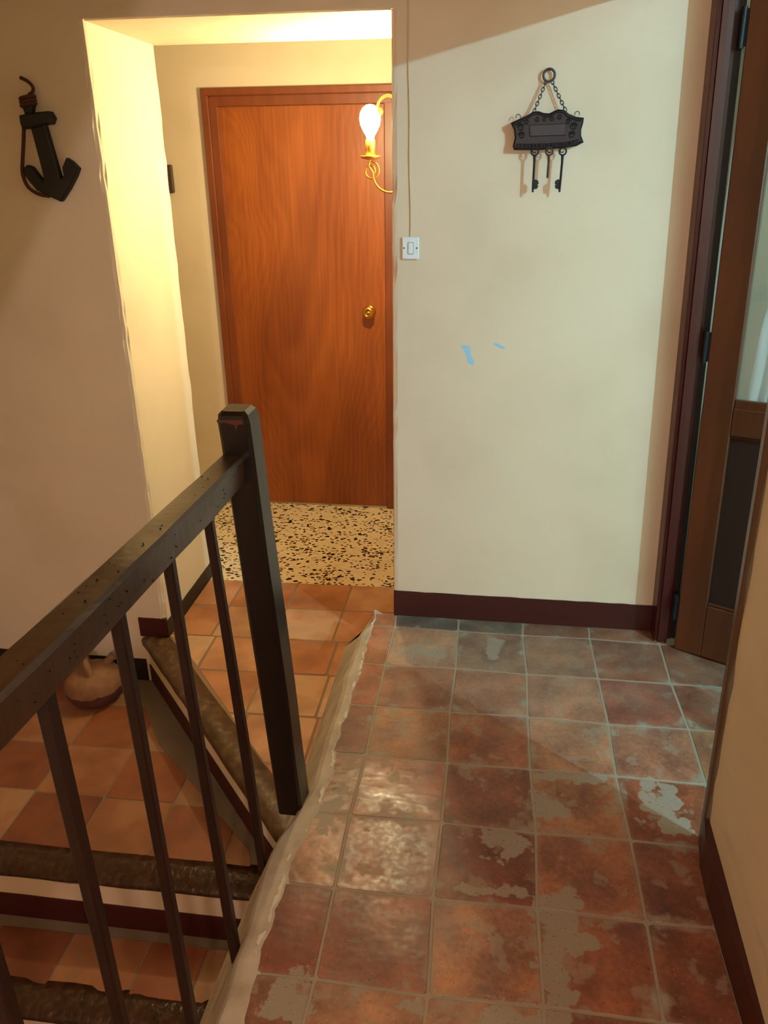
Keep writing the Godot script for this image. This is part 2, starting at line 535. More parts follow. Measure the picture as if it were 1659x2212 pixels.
# ------------------------------------------------------------------ tiles
func round_corners(p: PackedVector2Array, r: float) -> PackedVector2Array:
	var out := PackedVector2Array()
	var n := p.size()
	for i in n:
		var a := p[(i + n - 1) % n] - p[i]
		var b := p[(i + 1) % n] - p[i]
		var d := minf(r, minf(a.length(), b.length()) * 0.3)
		out.append(p[i] + a.normalized() * d * rng.randf_range(0.3, 1.1))
		out.append(p[i] + b.normalized() * d * rng.randf_range(0.5, 1.3))
	return out
func clean(p: PackedVector2Array) -> PackedVector2Array:   # drops points that nearly coincide
	var out := PackedVector2Array()
	for v in p:
		if out.is_empty() or out[-1].distance_to(v) > 0.006: out.append(v)
	if out.size() > 2 and out[0].distance_to(out[-1]) < 0.006: out.remove_at(out.size() - 1)
	return out
func tile(quad: PackedVector2Array, region: PackedVector2Array, y: float, m, parent: Node, gap := 0.0045, thick := 0.012, tangents := false) -> bool:
	var done := false
	for piece in Geometry2D.intersect_polygons(quad, region):
		if Geometry2D.is_polygon_clockwise(piece): piece.reverse()
		for q in Geometry2D.offset_polygon(piece, -gap, Geometry2D.JOIN_MITER):
			var c := clean(q)
			if c.size() < 3: continue
			var area := 0.0
			for i in c.size(): area += c[i].cross(c[(i + 1) % c.size()])
			if absf(area) < 0.0012: continue
			c = round_corners(c, 0.007)
			var g := Geo.new()
			var tilt := Vector3(rj(0.0025), 1, rj(0.0025)).normalized()
			var mid := Vector2.ZERO
			for v in c: mid += v / c.size()
			var b := Basis(Vector3(1, 0, 0), Vector3(0, 0, -1), Vector3(0, 1, 0))
			var ax := Vector3.UP.cross(tilt)
			if ax.length() > 1e-6: b = Basis(ax.normalized(), Vector3.UP.angle_to(tilt)) * b
			var loc := PackedVector2Array()
			for v in c: loc.append(Vector2(v.x - mid.x, -(v.y - mid.y)))
			g.prism(loc, Transform3D(b, Vector3(mid.x, y - thick + rj(0.0007), mid.y)), thick, 0.0013)
			put("tile", g.mesh(tangents), m, parent)
			done = true
	return done

func build_landing_floor():
	# grid of joints as laid: columns run away from the camera, rows across
	var xs := [-0.66, -0.323, -0.0753, 0.1727, 0.4206, 0.6686, 0.9166, 1.165]
	var zs := [-2.70, -2.598, -2.346, -2.104, -1.8625, -1.621, -1.3795, -1.1365, -0.895, -0.653, -0.412, -0.17, 0.07, 0.31, 0.55]
	var col := func(c: int, r: int): return Vector2(xs[c] + 0.004 * sin(c * 5.1 + r * 2.3), zs[r] + 0.004 * sin(c * 3.7 + r * 1.9))
	var region := PackedVector2Array([Vector2(-0.424, ZW), Vector2(0.685, ZW), Vector2(0.70, -2.60), Vector2(1.2, -2.60), Vector2(1.2, -0.98), Vector2(1.06, -1.10), Vector2(0.61, -1.65), Vector2(0.598, -1.63), Vector2(0.579, -1.45), Vector2(0.579, 0.55), Vector2(-0.466, 0.55), Vector2(-0.466, -1.4), Vector2(-0.424, -1.75)])
	var g := Geo.new()
	g.prism(xz(PackedVector2Array([Vector2(-0.418, ZW), Vector2(3.8, ZW), Vector2(3.8, 2.2), Vector2(-0.465, 2.2), Vector2(-0.465, -1.45), Vector2(-0.418, -1.80)])), flat_xf(-0.2), 0.1985)
	var fl := put("floor", g, M.grout)
	struct(fl, "landing floor of worn square terracotta tiles with pale joints", "floor")
	var fm := floor_material(xs, zs)
	var reg := region
	if Geometry2D.is_polygon_clockwise(reg): reg.reverse()
	for r in zs.size() - 1:
		for c in xs.size() - 1:
			var q := PackedVector2Array([col.call(c, r), col.call(c + 1, r), col.call(c + 1, r + 1), col.call(c, r + 1)])
			if Geometry2D.is_polygon_clockwise(q): q.reverse()
			tile(q, reg, 0.0, fm, fl, 0.0034, 0.013, true)

func floor_material(xs: Array, zs: Array) -> StandardMaterial3D:
	# colour of the clay tile by tile, worn bright spots, cement smears; 2 mm per texel
	var x0 := -0.5
	var z0 := -2.72
	var w := 850
	var h := 1650
	var px := 0.002
	var seed_n := noise(101, 0.011, 4)
	var fine := noise(102, 0.09, 3)
	var smear := noise(103, 0.017, 5)
	var wear := noise(104, 0.006, 3)
	var r := RandomNumberGenerator.new()
	r.seed = 9
	var tones := [Color(0.56, 0.33, 0.23), Color(0.60, 0.39, 0.27), Color(0.52, 0.29, 0.21), Color(0.62, 0.43, 0.31), Color(0.58, 0.36, 0.25), Color(0.50, 0.31, 0.23)]
	var base := {}
	for rr in 16:
		for cc in 9: base[Vector2i(cc, rr)] = tones[r.randi_range(0, 5)]
	# tiles whose own clay stands out
	base[Vector2i(1, 1)] = Color(0.66, 0.52, 0.41)
	base[Vector2i(0, 1)] = Color(0.64, 0.38, 0.25)
	base[Vector2i(0, 2)] = Color(0.62, 0.34, 0.22)
	base[Vector2i(2, 1)] = Color(0.52, 0.41, 0.33)
	base[Vector2i(3, 1)] = Color(0.56, 0.41, 0.32)
	base[Vector2i(1, 2)] = Color(0.57, 0.37, 0.28)
	base[Vector2i(2, 2)] = Color(0.60, 0.41, 0.31)
	base[Vector2i(3, 2)] = Color(0.64, 0.45, 0.35)
	base[Vector2i(4, 2)] = Color(0.54, 0.31, 0.25)
	base[Vector2i(1, 3)] = Color(0.58, 0.40, 0.27)
	base[Vector2i(3, 3)] = Color(0.64, 0.47, 0.36)
	base[Vector2i(4, 3)] = Color(0.62, 0.44, 0.35)
	base[Vector2i(2, 5)] = Color(0.44, 0.22, 0.14)
	base[Vector2i(0, 6)] = Color(0.48, 0.22, 0.14)
	base[Vector2i(1, 0)] = Color(0.33, 0.31, 0.30)
	base[Vector2i(2, 0)] = Color(0.40, 0.36, 0.31)
	for key in base: base[key] = base[key] * Color(0.93, 0.86, 0.82)
	var cement := Color(0.58, 0.53, 0.47)
	var spots := [[0.225, -1.33, 0.055, 0.10], [0.21, -1.25, 0.04, 0.12], [0.09, -1.09, 0.14, 0.035], [0.215, -1.73, 0.055, 0.05], [0.09, -1.58, 0.05, 0.045], [0.02, -1.42, 0.09, 0.02], [-0.36, -1.09, 0.05, 0.05], [-0.39, -1.60, 0.03, 0.06], [0.53, -1.75, 0.05, 0.09], [-0.20, -2.43, 0.08, 0.04], [0.30, -1.84, 0.08, 0.02], [0.05, -2.5, 0.03, 0.05]]
	var out := PackedByteArray()
	out.resize(w * h * 3)
	var rough := PackedByteArray()
	rough.resize(w * h)
	for j in h:
		var z := z0 + (j + 0.5) * px
		var row := 0
		while row < zs.size() - 2 and z > zs[row + 1]: row += 1
		for i in w:
			var x := x0 + (i + 0.5) * px
			var cl := 0
			while cl < xs.size() - 2 and x > xs[cl + 1]: cl += 1
			var c: Color = base[Vector2i(cl, row)]
			var n1 := seed_n.get_noise_2d(i + cl * 130, j + row * 170)
			var n2 := fine.get_noise_2d(i, j)
			var v := 1.0 + n1 * 0.30 + n2 * 0.13
			c = Color(c.r * v, c.g * v * (1.0 + n1 * 0.05), c.b * v)
			var s := smear.get_noise_2d(i * 1.0, j * 1.0)
			# cement haze along the joints and in smears
			var ed := minf(minf(absf(x - xs[cl]), absf(xs[cl + 1] - x)), minf(absf(z - zs[row]), absf(zs[row + 1] - z)))
			var haze := smoothstep(0.20, 0.42, s + n2 * 0.1) * 0.55
			haze = maxf(haze, smoothstep(0.02, 0.0, ed - maxf(0.0, s) * 0.03) * (0.25 + 0.6 * maxf(0.0, s * 2.0)))
			for sp in spots:
				var dx: float = (x - sp[0]) / sp[2]
				var dz: float = (z - sp[1]) / sp[3]
				if absf(dx) > 2.0 or absf(dz) > 2.0: continue
				var d := sqrt(dx * dx + dz * dz) + s * 1.6 + n2 * 0.25
				haze = maxf(haze, smoothstep(1.12, 0.92, d) * 0.9)
			if z < -1.85: haze = maxf(haze, smoothstep(-1.85, -2.3, z) * (0.30 + 0.3 * s))
			c = c.lerp(cement, clampf(haze, 0, 1))
			if fine.get_noise_2d(i * 3.3 + 900, j * 3.3) > 0.60: c = c.lerp(Color(0.85, 0.80, 0.72), 0.38)
			elif fine.get_noise_2d(i * 2.3 - 700, j * 2.3) > 0.60: c = c * 0.6
			var o := (j * w + i) * 3
			out[o] = clampi(int(c.r * 255), 0, 255)
			out[o + 1] = clampi(int(c.g * 255), 0, 255)
			out[o + 2] = clampi(int(c.b * 255), 0, 255)
			var wv := wear.get_noise_2d(i, j)
			rough[j * w + i] = clampi(int((0.44 + wv * 0.16 + haze * 0.3 + n2 * 0.08 - (0.09 if cl < 2 and row > 3 and row < 6 else 0.0)) * 255), 40, 255)
	var m := StandardMaterial3D.new()
	m.albedo_texture = ImageTexture.create_from_image(Image.create_from_data(w, h, false, Image.FORMAT_RGB8, out))
	m.roughness_texture = ImageTexture.create_from_image(Image.create_from_data(w, h, false, Image.FORMAT_L8, rough))
	m.roughness = 1.0
	m.uv1_scale = Vector3(1.0 / (w * px), 1.0 / (h * px), 1)
	m.uv1_offset = Vector3(-x0 / (w * px), -z0 / (h * px), 0)
	m.normal_enabled = true
	var nim := Image.create(w, h, false, Image.FORMAT_L8)
	var und := noise(105, 0.012, 3)
	var rip := noise(106, 0.04, 2)
	for j in h:
		for i in w:
			var u := und.get_noise_2d(i, j) * 0.30 + rip.get_noise_2d(i * 0.7, j * 1.3) * 0.10 + fine.get_noise_2d(i, j) * 0.012
			nim.set_pixel(i, j, Color(0.5 + u, 0, 0))
	nim.convert(Image.FORMAT_RGBA8)
	nim.bump_map_to_normal_map(3.0)
	m.normal_texture = ImageTexture.create_from_image(nim)
	m.normal_scale = 0.55
	return m

func build_lower_floor():
	var region := PackedVector2Array([Vector2(-1.297, -3.215), Vector2(-0.337, -3.24), Vector2(-0.337, ZW - 0.03), Vector2(-0.52, ZW), Vector2(-0.53, -1.78), Vector2(-0.575, -1.85), Vector2(-1.262, ZW), Vector2(-1.297, ZW)])
	var g := Geo.new()
	g.prism(xz(PackedVector2Array([Vector2(-1.297, -3.22), Vector2(-0.34, -3.24), Vector2(-0.34, ZW), Vector2(-0.42, ZW), Vector2(-0.42, -1.75), Vector2(-0.57, -1.82), Vector2(-1.32, ZW)])), flat_xf(BL - 0.2), 0.1985)
	var fl := put("floor", g, M.grout_warm)
	struct(fl, "lower terracotta floor inside the opening, one step below the landing", "floor")
	if Geometry2D.is_polygon_clockwise(region): region.reverse()
	var xs := [-1.38, -1.122, -0.86, -0.602, -0.335]
	var zs := [-3.24, -2.966, -2.714, -2.472, -2.215, -1.965, -1.70]
	var k := 0
	for r in zs.size() - 1:
		for c in xs.size() - 1:
			var sx := 0.0 if r < 2 else 0.012 * r
			var q := PackedVector2Array([Vector2(xs[c] + sx, zs[r] - 0.01 * c), Vector2(xs[c + 1] + sx, zs[r] - 0.01 * (c + 1)), Vector2(xs[c + 1] + sx, zs[r + 1] - 0.01 * (c + 1)), Vector2(xs[c] + sx, zs[r + 1] - 0.01 * c)])
			if c == xs.size() - 2: q[1].x = -0.33; q[2].x = -0.33
			if Geometry2D.is_polygon_clockwise(q): q.reverse()
			tile(q, region, BL, M.clay[(k * 7 + r * 3 + c) % M.clay.size()], fl)
			k += 1
	g = Geo.new()
	g.prism(xz(PackedVector2Array([Vector2(-2.6, -4.18), Vector2(1.1, -4.18), Vector2(1.1, -3.25), Vector2(-0.337, -3.25), Vector2(-0.337, -3.236), Vector2(-1.297, -3.208), Vector2(-1.297, -3.25), Vector2(-2.6, -3.25)])), flat_xf(BL - 0.1), 0.1)
	struct(put("floor", g, M.terrazzo), "cream terrazzo floor with dark brown chips before the brown door", "floor")

# ------------------------------------------------------------------ stairs
func beam_nosing(a: Vector3, b: Vector3, prof: Array, jit: float, m, parent: Node, out_dir: Vector3):
	# prof: (distance behind the outer edge, height) pairs; swept from a to b with worn edges
	var n := 16
	var sec := []
	for k in n + 1:
		var p := a.lerp(b, float(k) / n)
		var l := []
		for i in prof.size():
			var q: Vector2 = prof[i]
			l.append(p - out_dir * (q.x + rj(jit)) + Vector3.UP * (q.y + rj(jit) * 0.6))
		sec.append(l)
	var g := Geo.new()
	g.loft(sec, true)
	put("nosing", g, m, parent)

func build_stairs():
	var s := thing("staircase", "winding tiled stair going down to the left behind the balusters", "stairs")
	s.set_meta("kind", "structure")
	# edge of the lower floor: runs diagonally, facing the stairwell
	var a := Vector3(-1.418, BL, ZW + 0.003)
	var b := Vector3(-0.560, BL, -1.690)
	var d := (b - a).normalized()
	var o := Vector3(-d.z, 0, d.x)   # towards the stairwell
	if o.x > 0: o = -o
	beam_nosing(a, b, [Vector2(0.10, -0.05), Vector2(0.10, 0.0015), Vector2(0.03, 0.002), Vector2(0.008, -0.006), Vector2(0.0, -0.022), Vector2(0.003, -0.044), Vector2(0.016, -0.055)], 0.0022, M.nosing, s, o)
	var g := Geo.new()
	var ra := a - o * 0.020
	var rb := b - o * 0.020
	g.quad(Vector3(ra.x, CL - 0.05, ra.z), Vector3(rb.x, CL - 0.05, rb.z), Vector3(rb.x, BL - 0.02, rb.z), Vector3(ra.x, BL - 0.02, ra.z))
	var back := -o * 0.1
	g.quad(Vector3(rb.x, CL - 0.05, rb.z) + back, Vector3(ra.x, CL - 0.05, ra.z) + back, Vector3(ra.x, BL - 0.02, ra.z) + back, Vector3(rb.x, BL - 0.02, rb.z) + back)
	g.quad(Vector3(rb.x, CL - 0.05, rb.z), Vector3(rb.x, CL - 0.05, rb.z) + back, Vector3(rb.x, BL - 0.02, rb.z) + back, Vector3(rb.x, BL - 0.02, rb.z))
	put("riser", g, M.wall, s)
	g = Geo.new()
	var f := o * 0.005
	var th := -o * 0.008
	var y0 := CL - 0.01
	var y1 := -0.322
	var sec := []
	for k in 13:
		var p := ra.lerp(rb, k / 12.0)
		p.y = 0
		sec.append([p + f + Vector3(0, y0, 0), p + f + Vector3(0, y1 + rj(0.0015), 0), p + th + Vector3(0, y1, 0), p + th + Vector3(0, y0, 0)])
	g.loft(sec)
	var sk := put("riser_skirting", g, M.skirting, s)
	sk.set_meta("label", "dark red painted band on the diagonal riser")
	# winder step and the straight steps below it
	var levels := [CL, DL, DL - 0.215, DL - 0.43, DL - 0.645]
	var fronts := [-1.660, -1.365, -1.075, -0.785, -0.495]
	for k in levels.size():
		var y: float = levels[k]
		var zf: float = fronts[k]
		var zb: float = ZW if k == 0 else fronts[k - 1] - 0.02
		g = Geo.new()
		var body := PackedVector2Array([Vector2(-2.1, zb), Vector2(-1.40, zb), Vector2(-0.60, -1.76), Vector2(-0.56, zf - 0.07), Vector2(-2.1, zf - 0.07)]) if k == 0 else PackedVector2Array([Vector2(-2.1, zb), Vector2(-0.6, zb), Vector2(-0.6, zf - 0.07), Vector2(-2.1, zf - 0.07)])
		g.prism(xz(body), flat_xf(y - 0.30), 0.2985)
		put("step", g, M.grout_step, s)
		# tiles on the tread
		var region := PackedVector2Array([Vector2(-2.09, ZW + 0.05), Vector2(-1.50, ZW + 0.05), Vector2(-1.36, -2.52), Vector2(-1.20, -2.29), Vector2(-1.10, -2.20), Vector2(-0.70, -1.83), Vector2(-0.68, -1.768), Vector2(-2.09, -1.765)]) if k == 0 else PackedVector2Array([Vector2(-2.09, zb + 0.045), Vector2(-0.66, zb + 0.035), Vector2(-0.62, zf - 0.095), Vector2(-2.09, zf - 0.095)])
		if Geometry2D.is_polygon_clockwise(region): region.reverse()
		var xs := [-2.1, -1.80, -1.545, -1.285, -1.03, -0.78, -0.52] if k == 0 else [-2.1, -1.76, -1.50, -1.247, -0.99, -0.80, -0.5]
		var zs := [-2.70, -2.50, -2.245, -1.995, -1.74] if k == 0 else [zb - 0.1, zf + 0.01]
		for r in zs.size() - 1:
			for c in xs.size() - 1:
				var q := PackedVector2Array([Vector2(xs[c], zs[r]), Vector2(xs[c + 1], zs[r] - 0.008), Vector2(xs[c + 1], zs[r + 1] - 0.008), Vector2(xs[c], zs[r + 1])])
				if Geometry2D.is_polygon_clockwise(q): q.reverse()
				tile(q, region, y, M.clay_step[(r * 3 + c * 5 + k) % 4], s, 0.0024)
		var drop := 0.045
		beam_nosing(Vector3(-2.1, y, zf), Vector3(-0.60, y, zf - 0.012), [Vector2(0.105, -drop), Vector2(0.105, 0.0), Vector2(0.06, 0.002), Vector2(0.028, -0.006), Vector2(0.006, -0.018), Vector2(0.0, -0.032), Vector2(0.012, -drop - 0.004)], 0.0028, M.nosing_dark, s, Vector3(0, 0, 1))
		g = Geo.new()
		g.box(Vector3(-2.1, y - 0.27, zf - 0.10), Vector3(-0.60, y - 0.03, zf - 0.021))
		put("riser", g, M.wall, s)
		g = Geo.new()
		sec = []
		var yt := y - 0.128
		var yb: float = y - 0.24
		for i in 17:
			var x := -2.1 + 1.5 * i / 16.0
			var zz := zf - 0.016
			sec.append([Vector3(x, yb, zz - 0.01), Vector3(x, yb, zz), Vector3(x, yt + rj(0.0015), zz), Vector3(x, yt, zz - 0.01)])
		g.loft(sec)
		put("riser_skirting", g, M.skirting, s)
	g = Geo.new()
	g.box(Vector3(-2.1, -1.9, -0.6), Vector3(-0.6, -1.55, 2.2))
	put("stair_foot", g, M.grout_warm, s)

func build_curb():
	# rough plaster edge of the landing: bevelled riser along the lower floor, flank of the stairwell further on
	var far := [Vector2(-0.385, -0.012), Vector2(-0.410, 0.0035), Vector2(-0.440, -0.001), Vector2(-0.456, -0.014), Vector2(-0.505, -0.10), Vector2(-0.545, -0.185), Vector2(-0.55, -0.6), Vector2(-0.56, -1.9), Vector2(-0.355, -1.9)]
	var near := [Vector2(-0.405, -0.012), Vector2(-0.450, 0.0035), Vector2(-0.500, 0.0), Vector2(-0.509, -0.010), Vector2(-0.585, -0.20), Vector2(-0.670, -0.42), Vector2(-0.745, -0.63), Vector2(-0.95, -1.9), Vector2(-0.375, -1.9)]
	var edge := noise(61, 6.0, 4)
	var n := 280
	var sec := []
	var flake := []
	for k in n + 1:
		var z := -2.715 + 4.9 * k / n
		var t := smoothstep(-1.78, -1.40, z)
		var tip := smoothstep(-2.46, -2.715, z)
		var l := []
		for i in 9:
			var p: Vector2 = far[i].lerp(near[i], t)
			if i in [2, 3]: p.x += tip * 0.035
			if i == 4: p.x += tip * 0.05
			if i == 1: p.x += edge.get_noise_1d(z) * 0.022 - 0.004
			elif i in [2, 3, 4]: p += Vector2(edge.get_noise_2d(z * 0.5, 3.0) * 0.010, edge.get_noise_2d(z * 0.4, 7.0) * 0.004)
			l.append(Vector3(p.x, p.y, z))
		sec.append(l)
	for k in sec.size(): sec[k].reverse()
	var g := Geo.new()
	# orientation: with z growing the outline must be counter-clockwise
	for k in sec.size(): sec[k].reverse()
	g.smooth(false)
	for k in n:
		for i in 9:
			var j := (i + 1) % 9
			g.quad(sec[k][i], sec[k][j], sec[k + 1][j], sec[k + 1][i])
	for i in range(1, 8):
		g.tri(sec[0][0], sec[0][i + 1], sec[0][i])
	var c := put("trim_1", g, M.curb)
	struct(c, "rough plaster edging along the landing beside the stairwell", "edging")
	g = Geo.new()
	var prev := []
	for k in 330:
		var z := -2.66 + 0.006 * k
		var f := (z + 2.715) / 4.9 * n
		var p0: Vector3 = sec[int(f)][1].lerp(sec[int(f) + 1][1], f - int(f))
		var w := maxf(0.0, edge.get_noise_2d(z * 0.9, 50.0) * 0.016 + edge.get_noise_2d(z * 6.0, 20.0) * 0.009 + 0.0005)
		var cur := [Vector3(p0.x - w, 0.0052, z), Vector3(p0.x + w * 0.25 + 0.002, 0.0035, z), Vector3(p0.x + w * 0.25 + 0.003, -0.002, z), Vector3(p0.x - w, -0.002, z)]
		if not prev.is_empty() and w > 0.0008:
			for q in 4: g.quad(prev[q], cur[q], cur[(q + 1) % 4], prev[(q + 1) % 4])
		prev = cur
	var fk := put("paint_flake", g, M.flake, c)
	fk.set_meta("kind", "stuff")
	fk.set_meta("label", "chipped white paint flakes along the tile edge")

func band(called: String, a: Vector3, b: Vector3, y0: float, y1: float, out: Vector3, thick: float, m, label: String):
	var sec := []
	var n := 24
	for k in n + 1:
		var p := a.lerp(b, float(k) / n)
		var e := rj(0.0012)
		sec.append([p - out * 0.01 + Vector3.UP * y0, p + out * thick + Vector3.UP * y0, p + out * thick + Vector3.UP * (y1 + e), p - out * 0.01 + Vector3.UP * (y1 + e)])
	var dirn := (b - a).normalized()
	if out.cross(Vector3.UP).dot(dirn) < 0:
		for s in sec: s.reverse()
	var g := Geo.new()
	g.loft(sec)
	struct(put(called, g, m), label, "baseboard")

func build_skirting():
	band("baseboard_back", Vector3(-0.335, 0, ZW), Vector3(0.66, 0, ZW), -0.005, 0.109, Vector3(0, 0, 1), 0.004, M.skirting, "dark red painted skirting below the key rack wall")
	band("baseboard_left", Vector3(-1.418, 0, ZW), Vector3(-1.297, 0, ZW), BL, -0.090, Vector3(0, 0, 1), 0.004, M.skirting, "short dark red skirting at foot of the opening's left pier")
	band("baseboard_opening", Vector3(-1.297, 0, -3.25), Vector3(-1.297, 0, ZW), BL, -0.105, Vector3(1, 0, 0), 0.004, M.dark_skirting, "blackish painted skirting along inside of the opening")
	band("baseboard_stair", Vector3(-2.1, 0, ZW), Vector3(-1.41, 0, ZW), CL, -0.297, Vector3(0, 0, 1), 0.005, M.dark_skirting, "dark skirting behind the clay jug on the winder step")
	var g := Geo.new()
	var sec := []
	for p in [Vector2(0.604, -1.637), Vector2(0.588, -1.56), Vector2(0.583, -1.46), Vector2(0.583, -0.9), Vector2(0.583, 0.4), Vector2(0.583, 2.2)]:
		var e := rj(0.0015)
		sec.append([Vector3(p.x - 0.006, -0.005, p.y), Vector3(p.x + 0.02, -0.005, p.y), Vector3(p.x + 0.02, 0.097 + e, p.y), Vector3(p.x - 0.006, 0.097 + e, p.y)])
	g.loft(sec)
	struct(put("baseboard_right", g, M.skirting), "dark red painted skirting at foot of the foreground wall", "baseboard")

# ------------------------------------------------------------------ doors
func build_passage_door():
	var d := thing("door_1", "plain orange-brown wooden flush door with brass knob at passage end", "door", Vector3(0, 0, -4.18))
	d.set_meta("kind", "structure")
	# leaf -1.372 .. -0.555, top 1.915; frame in two steps around it
	var g := Geo.new()
	g.box(Vector3(-1.385, BL + 0.012, -0.01), Vector3(-0.552, 1.918, 0.010), 0.002)
	var leaf := put("leaf", g, M.door, d)
	for q in [[-1.456, -1.420, 0.030], [-1.424, -1.378, 0.020], [-0.558, -0.512, 0.020], [-0.516, -0.480, 0.030]]:
		g = Geo.new()
		g.box(Vector3(q[0], BL, -0.01), Vector3(q[1], 1.998 if absf(q[2] - 0.03) < 0.001 else 1.965, q[2]), 0.005)
		put("frame_post", g, M.door_frame, d)
	for q in [[1.962, 1.998, 0.031, -1.456, -0.480], [1.915, 1.966, 0.021, -1.42, -0.516]]:
		g = Geo.new()
		g.box(Vector3(q[3], q[0], -0.01), Vector3(q[4], q[1], q[2]), 0.005)
		put("frame_head", g, M.door_frame, d)
	g = Geo.new()
	g.lathe(Vector3.ZERO, [Vector2(0.0, 0.0), Vector2(0.031, 0.0), Vector2(0.031, 0.004), Vector2(0.026, 0.008), Vector2(0.013, 0.010), Vector2(0.012, 0.030), Vector2(0.018, 0.036), Vector2(0.030, 0.044), Vector2(0.033, 0.054), Vector2(0.030, 0.062), Vector2(0.020, 0.067), Vector2(0.016, 0.0655), Vector2(0.010, 0.064), Vector2(0.006, 0.066), Vector2(0.0, 0.0665)])
	var kn := put("knob", g, M.brass, leaf)
	kn.set_meta("label", "round brass knob")
	kn.transform = Transform3D(Basis(Vector3.RIGHT, PI / 2), Vector3(-0.640, 0.945, 0.010))

func build_glazed_door():
	# frame post and head stand in the corner by the back wall; the leaf is swung into the side room
	var d := thing("door_2", "open red-brown glazed door with recessed lower panel at right", "door", Vector3(0.652, 0, -2.61))
	d.set_meta("kind", "structure")
	var lean := 0.040
	var fr := Node3D.new()
	fr.name = "frame"
	fr.rotation.z = lean
	d.add_child(fr)
	var prof := PackedVector2Array([Vector2(0, 0), Vector2(0.0, -0.012), Vector2(0.012, -0.008), Vector2(0.014, -0.001), Vector2(0.030, 0.0), Vector2(0.045, 0.0), Vector2(0.048, -0.01), Vector2(0.048, -0.03), Vector2(0.062, -0.03), Vector2(0.066, -0.095), Vector2(0, -0.08)])
	# (x, z) outline of the post; swept upwards
	var up := Basis(Vector3(1, 0, 0), Vector3(0, 0, -1), Vector3(0, 1, 0))
	var pr := PackedVector2Array()
	for p in prof: pr.append(Vector2(p.x, -p.y))
	if Geometry2D.is_polygon_clockwise(pr): pr.reverse()
	var g := Geo.new()
	g.sweep(pr, [Transform3D(up, Vector3(0, -0.005, 0)), Transform3D(up, Vector3(0, 2.14, 0))])
	put("frame_post", g, M.glazed_frame, fr)
	g = Geo.new()
	g.box(Vector3(0.046, -0.005, -0.105), Vector3(0.084, 2.14, -0.034), 0.003)
	var rb := put("rebate", g, M.rebate, fr)
	rb.set_meta("label", "blackened inner rebate of the door frame")
	# near side casing at the splayed corner
	g = Geo.new()
	g.box(Vector3(0, 0.0, -0.012), Vector3(0.020, 2.16, 0.012), 0.003)
	var cs := put("casing", g, M.casing, d)
	cs.transform = Transform3D(Basis(Vector3(0, 0, 1), 0.030), Vector3(0.598 - 0.652, 0.0, -1.638 + 2.61))
	cs.set_meta("label", "narrow brown wooden casing on the near corner")
	# leaf: local x along its width, local z towards the landing
	var u := Vector3(0.862, 0, 0.507).normalized()
	var leaf := Node3D.new()
	leaf.name = "leaf"
	var bz := Vector3(-u.z, 0, u.x)
	leaf.transform = Transform3D(Basis(u, Vector3.UP, bz), Vector3(0.715 - 0.652, 0, 0.042)) * Transform3D(Basis(Vector3(0, 0, 1), 0.036), Vector3(0, 0.004, 0))
	d.add_child(leaf)
	var t := 0.038
	for q in [["stile", 0.0, 0.0, 0.095, 2.08], ["stile", 0.655, 0.0, 0.75, 2.08], ["rail", 0.095, 0.0, 0.655, 0.205], ["rail", 0.095, 0.825, 0.655, 0.915], ["rail", 0.095, 1.98, 0.655, 2.08]]:
		g = Geo.new()
		g.box(Vector3(q[1], q[2], -t), Vector3(q[3], q[4], 0), 0.003)
		put(q[0], g, M.glazed, leaf)
	g = Geo.new()
	g.box(Vector3(0.09, 0.20, -0.028), Vector3(0.66, 0.83, -0.016))
	put("panel", g, M.glazed_panel, leaf)
	for q in [[0.095, 0.205, 0.655, 0.213], [0.095, 0.907, 0.655, 0.942], [0.095, 0.817, 0.655, 0.826]]:
		g = Geo.new()
		g.box(Vector3(q[0], q[1], -0.022), Vector3(q[2], q[3], -0.004), 0.003)
		put("moulding", g, M.glazed, leaf)
	g = Geo.new()
	g.box(Vector3(0.093, 0.92, -0.022), Vector3(0.657, 1.985, -0.018))
	var gl := put("glass_pane", g, M.glass, leaf)
	gl.set_meta("label", "clear glass pane")
	for y in [0.17, 1.10, 1.97]:
		g = Geo.new()
		g.tube([Vector3(-0.012, y - 0.05, 0.002), Vector3(-0.012, y + 0.05, 0.002)], 0.008, 10)
		g.box(Vector3(-0.012, y - 0.045, -0.012), Vector3(0.002, y + 0.045, 0.0))
		put("hinge", g, M.iron, leaf)
	# gathered curtain behind the glass, its edge drawn in towards the top
	var sec := []
	for k in 25:
		var y := 0.925 + 1.05 * k / 24.0
		var l := []
		var x0 := 0.118 + 0.13 * smoothstep(0.0, 0.85, k / 24.0) + 0.006 * sin(k * 0.7)
		for i in 41:
			var s := i / 40.0
			var x := lerpf(x0, 0.65, s)
			l.append(Vector3(x, y, -0.040 + 0.008 * sin(s * 70.0 + 0.6 * sin(k * 0.25)) + 0.002 * sin(s * 23.0 + k * 0.4)))
		sec.append(l)
	g = Geo.new()
	g.smooth(true)
	for k in 24:
		for i in 40:
			g.quad(sec[k][i], sec[k][i + 1], sec[k + 1][i + 1], sec[k + 1][i])
	var cu := put("curtain", g, M.curtain)
	cu.transform = d.transform * leaf.transform
	tag(cu, "white gathered curtain hanging behind the glass of the open door", "curtain")

